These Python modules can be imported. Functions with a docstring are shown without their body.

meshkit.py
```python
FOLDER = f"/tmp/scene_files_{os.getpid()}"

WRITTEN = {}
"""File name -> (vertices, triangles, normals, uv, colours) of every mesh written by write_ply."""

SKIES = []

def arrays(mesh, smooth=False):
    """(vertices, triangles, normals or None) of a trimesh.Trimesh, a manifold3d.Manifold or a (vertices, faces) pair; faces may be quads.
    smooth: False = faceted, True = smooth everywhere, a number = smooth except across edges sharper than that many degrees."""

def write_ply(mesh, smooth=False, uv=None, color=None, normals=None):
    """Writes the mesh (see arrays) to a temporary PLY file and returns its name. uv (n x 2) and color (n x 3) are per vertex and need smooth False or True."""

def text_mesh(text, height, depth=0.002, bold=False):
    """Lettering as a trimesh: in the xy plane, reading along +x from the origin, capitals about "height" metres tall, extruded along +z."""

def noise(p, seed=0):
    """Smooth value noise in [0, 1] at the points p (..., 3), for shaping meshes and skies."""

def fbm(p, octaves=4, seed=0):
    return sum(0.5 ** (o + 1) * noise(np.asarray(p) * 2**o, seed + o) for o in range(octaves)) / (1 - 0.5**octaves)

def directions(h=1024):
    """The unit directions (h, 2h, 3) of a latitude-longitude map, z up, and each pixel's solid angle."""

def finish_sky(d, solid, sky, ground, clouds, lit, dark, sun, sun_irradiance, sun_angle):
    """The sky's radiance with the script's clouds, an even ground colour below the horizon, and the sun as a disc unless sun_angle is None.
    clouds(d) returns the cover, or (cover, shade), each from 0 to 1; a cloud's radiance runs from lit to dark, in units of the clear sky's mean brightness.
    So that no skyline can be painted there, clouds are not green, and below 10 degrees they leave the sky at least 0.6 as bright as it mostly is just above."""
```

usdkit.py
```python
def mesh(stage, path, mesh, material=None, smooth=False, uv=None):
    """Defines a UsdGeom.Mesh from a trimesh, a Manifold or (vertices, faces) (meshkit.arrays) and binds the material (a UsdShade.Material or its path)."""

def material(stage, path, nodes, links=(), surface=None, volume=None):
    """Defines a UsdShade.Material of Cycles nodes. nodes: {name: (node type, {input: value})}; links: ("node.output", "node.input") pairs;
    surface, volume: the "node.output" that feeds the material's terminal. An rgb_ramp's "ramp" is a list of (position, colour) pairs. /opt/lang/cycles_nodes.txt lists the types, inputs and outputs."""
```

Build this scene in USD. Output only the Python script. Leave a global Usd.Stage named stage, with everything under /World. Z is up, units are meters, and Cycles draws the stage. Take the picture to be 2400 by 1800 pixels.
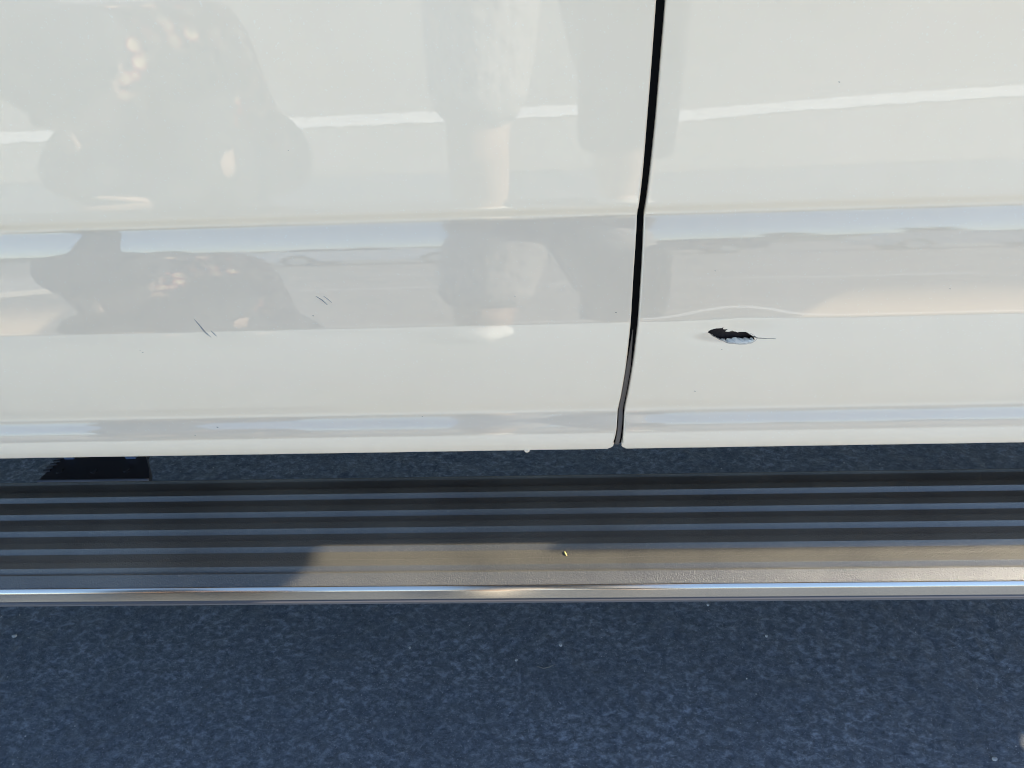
import math
import numpy as np
import trimesh
import manifold3d as m3
from shapely.geometry import Polygon, LineString, Point, box as sbox
from shapely import contains_xy
import usdkit, meshkit
from pxr import Usd, UsdGeom, UsdLux, UsdShade, Gf, Sdf, Vt

stage = Usd.Stage.CreateInMemory()
UsdGeom.SetStageUpAxis(stage, UsdGeom.Tokens.z)
UsdGeom.SetStageMetersPerUnit(stage, 1.0)
world = UsdGeom.Xform.Define(stage, '/World')
stage.SetDefaultPrim(world.GetPrim())
UsdGeom.Scope.Define(stage, '/World/Looks')
rng = np.random.default_rng(7)

# ------------------------------------------------------------------ camera, sky, sun, exposure
F_PX, PITCH, CAM = 1780.0, math.radians(42.0), np.array([0, -.53, 1.12])
EXPOSURE = 1.33
SUN_DIR = np.array([.8477, .0318, .5295]); SUN_DIR /= np.linalg.norm(SUN_DIR)
SKY_STRENGTH, SUN_INTENSITY = 0.135, 1.25
_x = np.array([.9989, -.0195, -.042]); _x /= np.linalg.norm(_x)
_d = np.array([0, math.cos(PITCH), math.sin(PITCH)]); _d = _d - _x * (_d @ _x); _d /= np.linalg.norm(_d)
_y = np.cross(-_d, _x); _y = _y if _y[2] > 0 else -_y
ROT = np.stack([_x, _y, -_d], 1)              # rows: camera right, down, forward in the world
cam = UsdGeom.Camera.Define(stage, '/World/camera')
M = np.eye(4); M[0, :3], M[1, :3], M[2, :3], M[3, :3] = ROT[0], -ROT[1], -ROT[2], CAM
cam.AddTransformOp().Set(Gf.Matrix4d(*M.ravel().tolist()))
cam.CreateHorizontalApertureAttr(36.0); cam.CreateVerticalApertureAttr(27.0)
cam.CreateFocalLengthAttr(36.0 * F_PX / 2400.0)
cam.CreateClippingRangeAttr(Gf.Vec2f(0.01, 2000)); cam.CreateExposureAttr(EXPOSURE)

elev, rotz = math.asin(SUN_DIR[2]), math.atan2(SUN_DIR[0], SUN_DIR[1])
dome = UsdLux.DomeLight.Define(stage, '/World/sky')
skym = usdkit.material(stage, '/World/Looks/sky', {
    's': ('sky_texture', {'sky_type': 'single_scattering', 'sun_disc': False, 'sun_elevation': elev, 'sun_rotation': rotz,
                          'altitude': 50.0, 'air_density': 1.0, 'aerosol_density': 0.35, 'ozone_density': 2.6}),
    'b': ('background_shader', {'strength': SKY_STRENGTH})}, [('s.color', 'b.color')], surface='b.background')
UsdShade.MaterialBindingAPI.Apply(dome.GetPrim()).Bind(skym)
dome.GetPrim().SetCustomDataByKey('kind', 'structure')
dome.GetPrim().SetCustomDataByKey('label', 'clear blue daytime sky mirrored in the paint')
sun = UsdLux.DistantLight.Define(stage, '/World/sun')
zx = SUN_DIR; xx = np.cross([0, 0, 1], zx); xx /= np.linalg.norm(xx); yx = np.cross(zx, xx)
S = np.eye(4); S[0, :3], S[1, :3], S[2, :3] = xx, yx, zx
sun.AddTransformOp().Set(Gf.Matrix4d(*S.ravel().tolist()))
sun.CreateIntensityAttr(SUN_INTENSITY); sun.CreateAngleAttr(0.53); sun.CreateNormalizeAttr(True)
sun.CreateColorAttr(Gf.Vec3f(1.0, 0.88, 0.69))

# ------------------------------------------------------------------ helpers
taken = {}
def numbered(parent, name):
    k = (parent, name); n = taken.get(k, 0); taken[k] = n + 1
    return name if n == 0 else f'{name}_{n:03d}'
def path_of(p): return '/World' if p is None else str(p.GetPath())
def tag(p, label=None, cat=None, group=None, kind=None):
    p = p.GetPrim() if hasattr(p, 'GetPrim') else p
    for k, v in (('label', label), ('category', cat), ('group', group), ('kind', kind)):
        if v: p.SetCustomDataByKey(k, v)
    return p
def obj(name, mesh, mat, parent=None, smooth=False, label=None):
    par = path_of(parent)
    p = usdkit.mesh(stage, f'{par}/{numbered(par, name)}', mesh, mat, smooth=smooth).GetPrim()
    return tag(p, label)
def thing(name, label, cat, loc=(0, 0, 0), rz=0.0, group=None):
    x = UsdGeom.Xform.Define(stage, '/World/' + numbered('/World', name))
    x.AddTranslateOp().Set(Gf.Vec3d(*map(float, loc))); x.AddRotateZOp().Set(math.degrees(rz))
    return tag(x, label, cat, group)
def mat(name, nodes, links, surface='p.BSDF'):
    return usdkit.material(stage, '/World/Looks/' + name, nodes, links, surface=surface)
def plain(name, col, rough=.5, metal=0.0, spec=.5, bump=None):
    nodes = {'p': ('principled_bsdf', {'base_color': col, 'roughness': rough, 'metallic': metal, 'specular_ior_level': spec})}
    links = []
    if bump:
        nodes |= {'c': ('texture_coordinate', {}), 'n': ('noise_texture', {'scale': bump[0], 'detail': 3.0}), 'b': ('bump', {'distance': bump[1], 'strength': 1.0})}
        links = [('c.object', 'n.vector'), ('n.fac', 'b.height'), ('b.normal', 'p.normal')]
    return mat(name, nodes, links)
def cat_(*ms): return trimesh.util.concatenate([m for m in ms])
def bx(x0, x1, y0, y1, z0, z1, ch=0.0):
    if ch <= 0:
        b = trimesh.creation.box([x1 - x0, y1 - y0, z1 - z0]); b.apply_translation([(x0 + x1) / 2, (y0 + y1) / 2, (z0 + z1) / 2]); return b
    P = []
    for a in (x0, x1):
        for b in (y0, y1):
            for c in (z0, z1):
                s = [(1 if a == x0 else -1), (1 if b == y0 else -1), (1 if c == z0 else -1)]
                for k in range(3):
                    q = np.array([a, b, c], float)
                    for j in range(3):
                        if j != k: q[j] += s[j] * ch
                    P.append(q)
    return hull(P)
def tri(man):
    m = man.to_mesh() if hasattr(man, 'to_mesh') else man
    return trimesh.Trimesh(np.array(m.vert_properties[:, :3]), np.array(m.tri_verts), process=False)
def hull(points): return trimesh.convex.convex_hull(np.asarray(points, float))
def extr(poly, a, b, axis='y'):
    """A 2-D outline extruded between a and b: axis y takes (x, z) outlines, axis x takes (y, z) outlines, axis z takes (x, y)."""
    poly = poly if hasattr(poly, 'exterior') else Polygon(poly)
    m = trimesh.creation.extrude_polygon(poly.buffer(0), b - a, engine='earcut')
    v = m.vertices.copy(); out = np.empty_like(v)
    if axis == 'y': out[:, 0], out[:, 1], out[:, 2] = v[:, 0], a + v[:, 2], v[:, 1]
    elif axis == 'x': out[:, 0], out[:, 1], out[:, 2] = a + v[:, 2], v[:, 0], v[:, 1]
    else: out[:, 0], out[:, 1], out[:, 2] = v[:, 0], v[:, 1], a + v[:, 2]
    m = trimesh.Trimesh(out, m.faces, process=False); trimesh.repair.fix_normals(m); return m
def tube(points, radii, sides=8):
    p = np.asarray(points, float); r = np.broadcast_to(radii, (len(p),))
    t = np.gradient(p, axis=0); t /= np.linalg.norm(t, axis=1, keepdims=True) + 1e-12
    a = np.cross(t, np.where(np.abs(t[:, 2:]) < .9, [0, 0, 1.0], [1.0, 0, 0])); a /= np.linalg.norm(a, axis=1, keepdims=True) + 1e-12
    b = np.cross(t, a); g = np.arange(sides) * 2 * np.pi / sides
    v = p[:, None] + r[:, None, None] * (np.cos(g)[None, :, None] * a[:, None] + np.sin(g)[None, :, None] * b[:, None])
    n = len(p); f = []
    for i in range(n - 1):
        for j in range(sides):
            k = (j + 1) % sides
            f += [[i * sides + j, i * sides + k, (i + 1) * sides + k], [i * sides + j, (i + 1) * sides + k, (i + 1) * sides + j]]
    V = np.vstack([v.reshape(-1, 3), p[:1], p[-1:]]); c0, c1 = n * sides, n * sides + 1
    for j in range(sides):
        k = (j + 1) % sides
        f += [[c0, k, j], [c1, (n - 1) * sides + j, (n - 1) * sides + k]]
    return trimesh.Trimesh(V, f, process=False)
def ball(c, r, sub=2):
    s = trimesh.creation.icosphere(sub, 1.0); s.apply_scale(r if np.ndim(r) else [r] * 3); s.apply_translation(c); return s
def cyl(c, r, h, axis='z', n=32):
    s = trimesh.creation.cylinder(r, h, sections=n)
    if axis == 'y': s.apply_transform(trimesh.transformations.rotation_matrix(np.pi / 2, [1, 0, 0]))
    if axis == 'x': s.apply_transform(trimesh.transformations.rotation_matrix(np.pi / 2, [0, 1, 0]))
    s.apply_translation(c); return s

# ------------------------------------------------------------------ materials
PAINT = mat('white_paint', {
    'c': ('texture_coordinate', {}),
    'n': ('noise_texture', {'scale': 190.0, 'detail': 1.0}), 'n2': ('noise_texture', {'scale': 28.0, 'detail': 2.0}),
    'd': ('noise_texture', {'scale': 6.0, 'detail': 4.0}), 'dr': ('rgb_ramp', {'ramp': [(.3, (.875, .71, .522)), (.7, (.895, .73, .546))]}),
    'w': ('noise_texture', {'scale': 520.0, 'detail': 1.0}), 'wr': ('rgb_ramp', {'ramp': [(.68, (0, 0, 0)), (.76, (.35, .35, .35))]}),
    'mx': ('mix', {'color2': (.95, .88, .74)}),
    'b': ('bump', {'distance': .0000035, 'strength': 1.0}), 'b2': ('bump', {'distance': .000012, 'strength': 1.0}),
    'p': ('principled_bsdf', {'roughness': .015, 'ior': 1.75, 'specular_ior_level': .5})},
    [('c.object', 'n.vector'), ('c.object', 'n2.vector'), ('c.object', 'd.vector'), ('c.object', 'w.vector'), ('n.fac', 'b.height'), ('n2.fac', 'b2.height'), ('b2.normal', 'b.normal'),
     ('d.fac', 'dr.fac'), ('dr.color', 'mx.color1'), ('w.fac', 'wr.fac'), ('wr.color', 'mx.fac'), ('mx.color', 'p.base_color'), ('b.normal', 'p.normal')])
SEAL = plain('seal_rubber', (.17, .145, .125), .75)
BLACK = plain('black_cavity', (.006, .006, .006), .9, spec=.1)
BOARD = mat('black_powder_coat', {
    'c': ('texture_coordinate', {}), 'n': ('noise_texture', {'scale': 620.0, 'detail': 2.0, 'roughness': .6}),
    'd': ('noise_texture', {'scale': 9.0, 'detail': 5.0}), 'dr': ('rgb_ramp', {'ramp': [(.35, (.052, .050, .043)), (.7, (.098, .092, .075))]}),
    'g': ('noise_texture', {'scale': 900.0, 'detail': 1.0}), 'gr': ('rgb_ramp', {'ramp': [(.56, (0, 0, 0)), (.66, (.6, .6, .6))]}),
    'mx': ('mix', {'color2': (.19, .17, .13)}),
    'b': ('bump', {'distance': .0008, 'strength': 1.0}),
    'p': ('principled_bsdf', {'roughness': .34, 'specular_ior_level': .8, 'coat_weight': .7, 'coat_roughness': .16})},
    [('c.object', 'n.vector'), ('c.object', 'd.vector'), ('c.object', 'g.vector'), ('n.fac', 'b.height'), ('d.fac', 'dr.fac'), ('dr.color', 'mx.color1'), ('g.fac', 'gr.fac'), ('gr.color', 'mx.fac'), ('mx.color', 'p.base_color'), ('b.normal', 'p.normal')])
CHROME = mat('brushed_chrome', {
    'c': ('texture_coordinate', {}), 'm': ('mapping', {'scale': (40.0, 1500.0, 1500.0)}), 'n': ('noise_texture', {'scale': 1.0, 'detail': 3.0}),
    'b': ('bump', {'distance': .00004, 'strength': .6}), 'p': ('principled_bsdf', {'base_color': (.83, .75, .64), 'metallic': 1.0, 'roughness': .18})},
    [('c.object', 'm.vector'), ('m.vector', 'n.vector'), ('n.fac', 'b.height'), ('b.normal', 'p.normal')])
BLACKMETAL = plain('black_steel', (.04, .04, .043), .42, bump=(300, .0002))
BLUECAP = plain('blue_grey_plate', (.10, .14, .22), .35)
RUBBER = plain('tyre_rubber', (.02, .02, .02), .8, bump=(200, .0005))
ALLOY = plain('alloy', (.55, .55, .56), .3, metal=1.0)
PLASTIC = plain('black_plastic', (.02, .02, .021), .5, bump=(400, .0002))
ALU = plain('bare_torn_metal', (.92, .82, .66), .45, metal=.0, bump=(420, .0012))
PRIMER = plain('dark_primer', (.022, .013, .012), .8, bump=(700, .0008))
SCRATCH = plain('scratch_grey', (.19, .195, .21), .8)
SPECK = plain('dirt', (.13, .11, .095), .8)
GLASS = mat('window_glass', {'f': ('fresnel', {'IOR': 1.45}), 't': ('transparent_bsdf', {'color': (.75, .8, .78)}), 'g': ('glossy_bsdf', {'roughness': .0, 'color': (1, 1, 1)}), 'm': ('mix_closure', {})},
            [('f.fac', 'm.fac'), ('t.BSDF', 'm.closure1'), ('g.BSDF', 'm.closure2')], surface='m.closure')
SKIN = plain('skin', (.46, .33, .26), .5, bump=(150, .0004))
HAIR = plain('hair', (.035, .025, .018), .55)
KHAKI = plain('pale_cloth', (.36, .355, .35), .85, bump=(26, .014))
DARKCLOTH = plain('dark_cloth', (.035, .04, .05), .85, bump=(60, .004))
SHOE = plain('shoe_white', (.6, .6, .58), .6)
FLORAL = mat('floral_cloth', {
    'c': ('texture_coordinate', {}), 'v': ('voronoi_texture', {'scale': 38.0}), 'r': ('rgb_ramp', {'ramp': [(.0, (.75, .62, .40)), (.34, (.75, .62, .40)), (.36, (.5, .10, .09)), (.46, (.5, .10, .09)), (.5, (.02, .025, .05))]}),
    'p': ('principled_bsdf', {'roughness': .85})}, [('c.object', 'v.vector'), ('v.distance', 'r.fac'), ('r.color', 'p.base_color')])
TEAL = plain('turquoise_print', (.08, .38, .45), .7)
LINE = mat('line_paint', {'c': ('texture_coordinate', {}), 'n': ('noise_texture', {'scale': 60.0, 'detail': 6.0}), 'r': ('rgb_ramp', {'ramp': [(.28, (.25, .25, .25)), (.42, (.80, .80, .77))]}), 'p': ('principled_bsdf', {'roughness': .7})},
           [('c.object', 'n.vector'), ('n.fac', 'r.fac'), ('r.color', 'p.base_color')])
CONCRETE = mat('concrete', {'c': ('texture_coordinate', {}), 'n': ('noise_texture', {'scale': 3.0, 'detail': 8.0}), 'r': ('rgb_ramp', {'ramp': [(.3, (.42, .40, .36)), (.7, (.55, .53, .48))]}), 'p': ('principled_bsdf', {'roughness': .85})},
               [('c.object', 'n.vector'), ('n.fac', 'r.fac'), ('r.color', 'p.base_color')])
ASPHALT = mat('asphalt', {
    'c': ('geometry', {}), 'mp': ('mapping', {'rotation': (0, 0, .6), 'scale': (1.0, 1.5, 1.0)}),
    'n1': ('noise_texture', {'scale': 66.0, 'detail': 10.0, 'roughness': .73, 'distortion': .25}), 'r1': ('rgb_ramp', {'ramp': [(.41, (0, 0, 0)), (.50, (.12, .12, .12)), (.56, (.45, .45, .45)), (.67, (1, 1, 1))]}),
    'n2': ('noise_texture', {'scale': 8.0, 'detail': 6.0}), 'r2': ('rgb_ramp', {'ramp': [(.36, (.45, .45, .45)), (.62, (1.0, 1.0, 1.0))]}),
    'n3': ('noise_texture', {'scale': 420.0, 'detail': 2.0, 'roughness': .7}), 'r3': ('rgb_ramp', {'ramp': [(.64, (0, 0, 0)), (.72, (1, 1, 1))]}),
    'n4': ('noise_texture', {'scale': 180.0, 'detail': 5.0, 'roughness': .75}), 'r4': ('rgb_ramp', {'ramp': [(.3, (.034, .043, .056)), (.7, (.104, .125, .152))]}),
    'm1': ('mix', {'mix_type': 'multiply', 'fac': 1.0}), 'mb': ('mix', {'color2': (.28, .315, .36)}), 'm2': ('mix', {'color2': (.34, .345, .35)}),
    'b1': ('bump', {'distance': .003, 'strength': 1.0}), 'b2': ('bump', {'distance': .0014, 'strength': 1.0}),
    'p': ('principled_bsdf', {'roughness': .5, 'specular_ior_level': .5})},
    [('c.position', 'mp.vector'), ('mp.vector', 'n1.vector'), ('c.position', 'n2.vector'), ('c.position', 'n3.vector'), ('c.position', 'n4.vector'),
     ('n1.fac', 'r1.fac'), ('n2.fac', 'r2.fac'), ('n3.fac', 'r3.fac'), ('n4.fac', 'r4.fac'), ('r1.color', 'm1.color1'), ('r2.color', 'm1.color2'),
     ('m1.color', 'mb.fac'), ('r4.color', 'mb.color1'), ('mb.color', 'm2.color1'), ('r3.color', 'm2.fac'), ('m2.color', 'p.base_color'), ('n1.fac', 'b1.height'), ('n4.fac', 'b2.height'), ('b1.normal', 'b2.normal'), ('b2.normal', 'p.normal')])
GRIT = mat('grit', {'o': ('object_info', {}), 'r': ('rgb_ramp', {'ramp': [(0, (.25, .25, .25)), (.5, (.36, .36, .355)), (1, (.5, .5, .49))]}), 'p': ('principled_bsdf', {'roughness': .6})}, [('o.random', 'r.fac'), ('r.color', 'p.base_color')])
PEBBLE = plain('pebble', (.36, .36, .355), .7, bump=(400, .0005))
LEAFY = plain('dry_yellow', (.75, .62, .22), .6)
STRAW = plain('pale_straw', (.24, .23, .20), .7)
FOLIAGE = mat('foliage', {'o': ('geometry', {}), 'r': ('rgb_ramp', {'ramp': [(0, (.02, .045, .018)), (1, (.06, .10, .035))]}), 'd': ('diffuse_bsdf', {}), 't': ('translucent_bsdf', {'color': (.06, .11, .03)}), 'm': ('mix_closure', {'fac': .3})},
              [('o.random_per_island', 'r.fac'), ('r.color', 'd.color'), ('d.BSDF', 'm.closure1'), ('t.BSDF', 'm.closure2')], surface='m.closure')
BARK = plain('bark', (.09, .065, .045), .9, bump=(20, .01))
HILL = mat('hill', {'c': ('geometry', {}), 'n': ('noise_texture', {'scale': .08, 'detail': 8.0}), 'r': ('rgb_ramp', {'ramp': [(.35, (.035, .05, .03)), (.65, (.10, .11, .06))]}), 'p': ('principled_bsdf', {'roughness': .95})},
           [('c.position', 'n.vector'), ('n.fac', 'r.fac'), ('r.color', 'p.base_color')])
GALV = plain('galvanised_steel', (.35, .36, .37), .5, metal=.6)

# ------------------------------------------------------------------ ground
def axis_grid(lo, hi, fine0, fine1, step, far):
    g = [np.arange(fine0, fine1 + 1e-9, step)]
    a, s = fine1, step
    while a < hi: s *= 1.25; a = min(a + s, hi); g.append([a])
    a, s = fine0, step
    while a > lo: s *= 1.25; a = max(a - s, lo); g.insert(0, [a])
    return np.concatenate(g)
gx, gy = axis_grid(-300, 300, -1.1, 1.1, .006, 1), axis_grid(-300, 300, -.2, .75, .006, 1)
GX, GY = np.meshgrid(gx, gy, indexing='ij')
near = np.clip(1.6 - np.hypot(np.maximum(np.abs(GX) - 1.0, 0), np.maximum(np.abs(GY - .28) - .45, 0)) * 4, 0, 1)
P3 = np.stack([GX, GY, 0 * GX], -1)
GZ = near * (.0028 * (meshkit.fbm(P3 * 45, 3, 3) - .5) + .0022 * (meshkit.fbm(P3 * 110, 2, 5) - .5)) - .0005
ni, nj = GX.shape
idx = np.arange(ni * nj).reshape(ni, nj)
q = np.stack([idx[:-1, :-1], idx[1:, :-1], idx[1:, 1:], idx[:-1, 1:]], -1).reshape(-1, 4)
gmesh = (np.stack([GX, GY, GZ], -1).reshape(-1, 3), q)
tag(obj('asphalt_ground', gmesh, ASPHALT, smooth=True), 'dark blue-grey mottled asphalt of the car park', kind='structure')

PALE_BOUNCE = mat('worn_asphalt', {  # added paler sheet that lifts bounce light; its edge stands for a shadow edge
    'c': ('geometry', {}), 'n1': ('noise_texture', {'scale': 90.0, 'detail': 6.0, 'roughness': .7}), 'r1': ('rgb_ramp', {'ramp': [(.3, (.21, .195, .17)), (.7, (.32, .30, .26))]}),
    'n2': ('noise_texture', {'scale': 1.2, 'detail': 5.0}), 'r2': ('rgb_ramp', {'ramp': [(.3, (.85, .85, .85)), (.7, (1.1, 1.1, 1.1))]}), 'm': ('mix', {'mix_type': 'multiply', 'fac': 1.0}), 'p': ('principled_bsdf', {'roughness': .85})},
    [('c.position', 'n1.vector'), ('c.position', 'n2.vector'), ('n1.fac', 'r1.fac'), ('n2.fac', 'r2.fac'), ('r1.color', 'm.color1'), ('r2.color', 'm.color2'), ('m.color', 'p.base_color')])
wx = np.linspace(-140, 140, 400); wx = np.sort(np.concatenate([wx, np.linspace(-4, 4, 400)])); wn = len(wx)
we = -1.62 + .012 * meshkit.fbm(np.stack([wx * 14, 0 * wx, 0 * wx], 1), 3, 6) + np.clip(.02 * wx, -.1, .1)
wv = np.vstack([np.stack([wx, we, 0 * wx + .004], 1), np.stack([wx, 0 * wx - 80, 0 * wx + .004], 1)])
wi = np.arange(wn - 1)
tag(obj('worn_asphalt', trimesh.Trimesh(wv, np.vstack([np.stack([wi, wi + wn, wi + 1], 1), np.stack([wi + 1, wi + wn, wi + wn + 1], 1)]), process=False), PALE_BOUNCE), 'added paler asphalt sheet beyond the dark strip that lifts the bounce light', kind='structure')

def stripe(x0, x1, y, w, label, slope=0.0, seed=0):
    n = max(40, int((x1 - x0) / .012)); xs = np.linspace(x0, x1, n)
    r = np.random.default_rng(seed)
    k = np.array([.25, .5, .25])
    e = lambda: np.convolve(r.normal(0, .0060, n), k, 'same')
    a, b = y + slope * xs - w / 2 + e(), y + slope * xs + w / 2 + e()
    v = np.vstack([np.stack([xs, a, 0 * xs + .008], 1), np.stack([xs, b, 0 * xs + .008], 1)])
    i = np.arange(n - 1)
    f = np.vstack([np.stack([i, i + 1, i + n], 1), np.stack([i + 1, i + n + 1, i + n], 1)])
    return tag(obj('parking_line', trimesh.Trimesh(v, f, process=False), LINE), label, kind='structure')
stripe(-3.6, 2.9, -2.075, .095, 'worn white painted parking line nearest the pickup', -.036, 1)
stripe(-3.4, 3.1, -4.75, .10, 'white painted parking line one bay beyond the nearest', -.03, 2)
stripe(-3.4, 3.1, -7.5, .10, 'white painted parking line two bays away', -.03, 3)
stripe(-14, 16, -13.5, .12, 'long white lane line on the far side of the bays', 0, 4)
pv = bx(-9.5, -3.95, -9.0, -2.45, -.05, .11, .02)
tag(obj('pavement', pv, CONCRETE), 'pale sunlit concrete pavement slab beyond the bays', kind='structure')

# ------------------------------------------------------------------ pickup truck: door section (height, tilt of the panel in degrees, up is positive)
SECT = [(.5529, -14), (.5675, -5), (.5787, 4), (.5850, 20), (.5885, 29), (.5925, 33), (.5968, 26), (.5983, 14), (.6015, -4), (.605, -12), (.6098, -13), (.6271, -11), (.6764, -6),
        (.7163, -1.6), (.7195, -.6), (.7209, 8.4), (.7218, 9.0), (.7236, 9.5), (.7255, 9.9), (.7491, 12), (.7886, 15.9), (.8035, 22.5), (.8082, 24), (.8105, 8), (.8128, -16), (.8150, -24), (.8175, -22), (.8222, -6), (.834, -2),
        (.855, -.5), (.926, -.4), (.980, -.5), (.992, 4.5), (1.10, 5), (1.15, 8), (1.19, 16)]
ZT = np.arange(.5529, 1.1851, .0001)
from scipy.ndimage import gaussian_filter1d
NT = gaussian_filter1d(np.interp(ZT, *zip(*SECT)), 5, mode='nearest')
YT = np.concatenate([[0], np.cumsum(np.tan(np.radians((NT[1:] + NT[:-1]) / 2)) * .0001)])
def prof(z): return np.interp(z, ZT, YT)
def rows_for(dense):
    z = np.concatenate([np.arange(.5535, .83, .0012), np.arange(.83, 1.185, .006)])
    if dense: z = np.concatenate([z[(z < .685) | (z > .72)], np.arange(.685, .72, .0005)])
    return np.sort(np.unique(np.round(z, 6)))
GAP_Z = [.5529, .5545, .5565, .560, .5687, .5852, .601, .6207, .6676, .7045, .7361, .7632, .7792, .8087, .8221, .838, .8635, .8873, .931, .9706, 1.19]
GAP_L = [.0632, .0672, .0690, .0696, .0702, .0712, .0722, .0735, .0752, .0757, .0760, .0762, .0768, .0775, .0781, .0788, .0790, .0790, .0790, .0787, .0787]
GAP_R = [.0822, .0783, .0765, .0764, .0766, .0775, .0780, .0789, .0806, .0812, .0817, .0820, .0822, .0822, .0827, .0834, .0840, .0845, .0843, .0842, .0842]
def gap(z, side): return gaussian_interp(z, GAP_L if side < 0 else GAP_R) + side * .0004
def gaussian_interp(z, tab):
    zz = np.arange(.5529, 1.19, .0005); t = np.interp(zz, GAP_Z, tab)
    s = gaussian_filter1d(t, 20, mode='nearest'); s = np.where(zz < .562, t, s)
    return np.interp(z, zz, s)

DENT = (.1646, .7062)
HOLE = Polygon([(.1428, .7058), (.1438, .7077), (.1458, .709), (.1482, .7094), (.1506, .7102), (.1545, .7102), (.156, .7105), (.1552, .7088), (.1597, .7084), (.1579, .706), (.1607, .7054), (.164, .7064),
                (.1687, .7047), (.1721, .705), (.1761, .7049), (.1789, .7031), (.1831, .7003), (.1846, .6965), (.1826, .6940), (.1783, .6924), (.1717, .6925), (.1665, .6937), (.1615, .6938), (.1576, .6964), (.1544, .6974), (.1516, .6996), (.1484, .7013), (.146, .7037)])
def door_shift(x, z, side):
    if side > 0:
        d = .0016 * np.exp(-((x - DENT[0]) / .030) ** 2 - ((z - DENT[1]) / .010) ** 2)
        d += .0008 * np.exp(-((x - DENT[0]) / .055) ** 2 - ((z - .715) / .022) ** 2)
        d += .0010 * np.clip((z - .80) / .1, 0, 1.2) * np.exp(-np.abs(x - .08) / .14)
        return d
    return 0 * x
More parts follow.
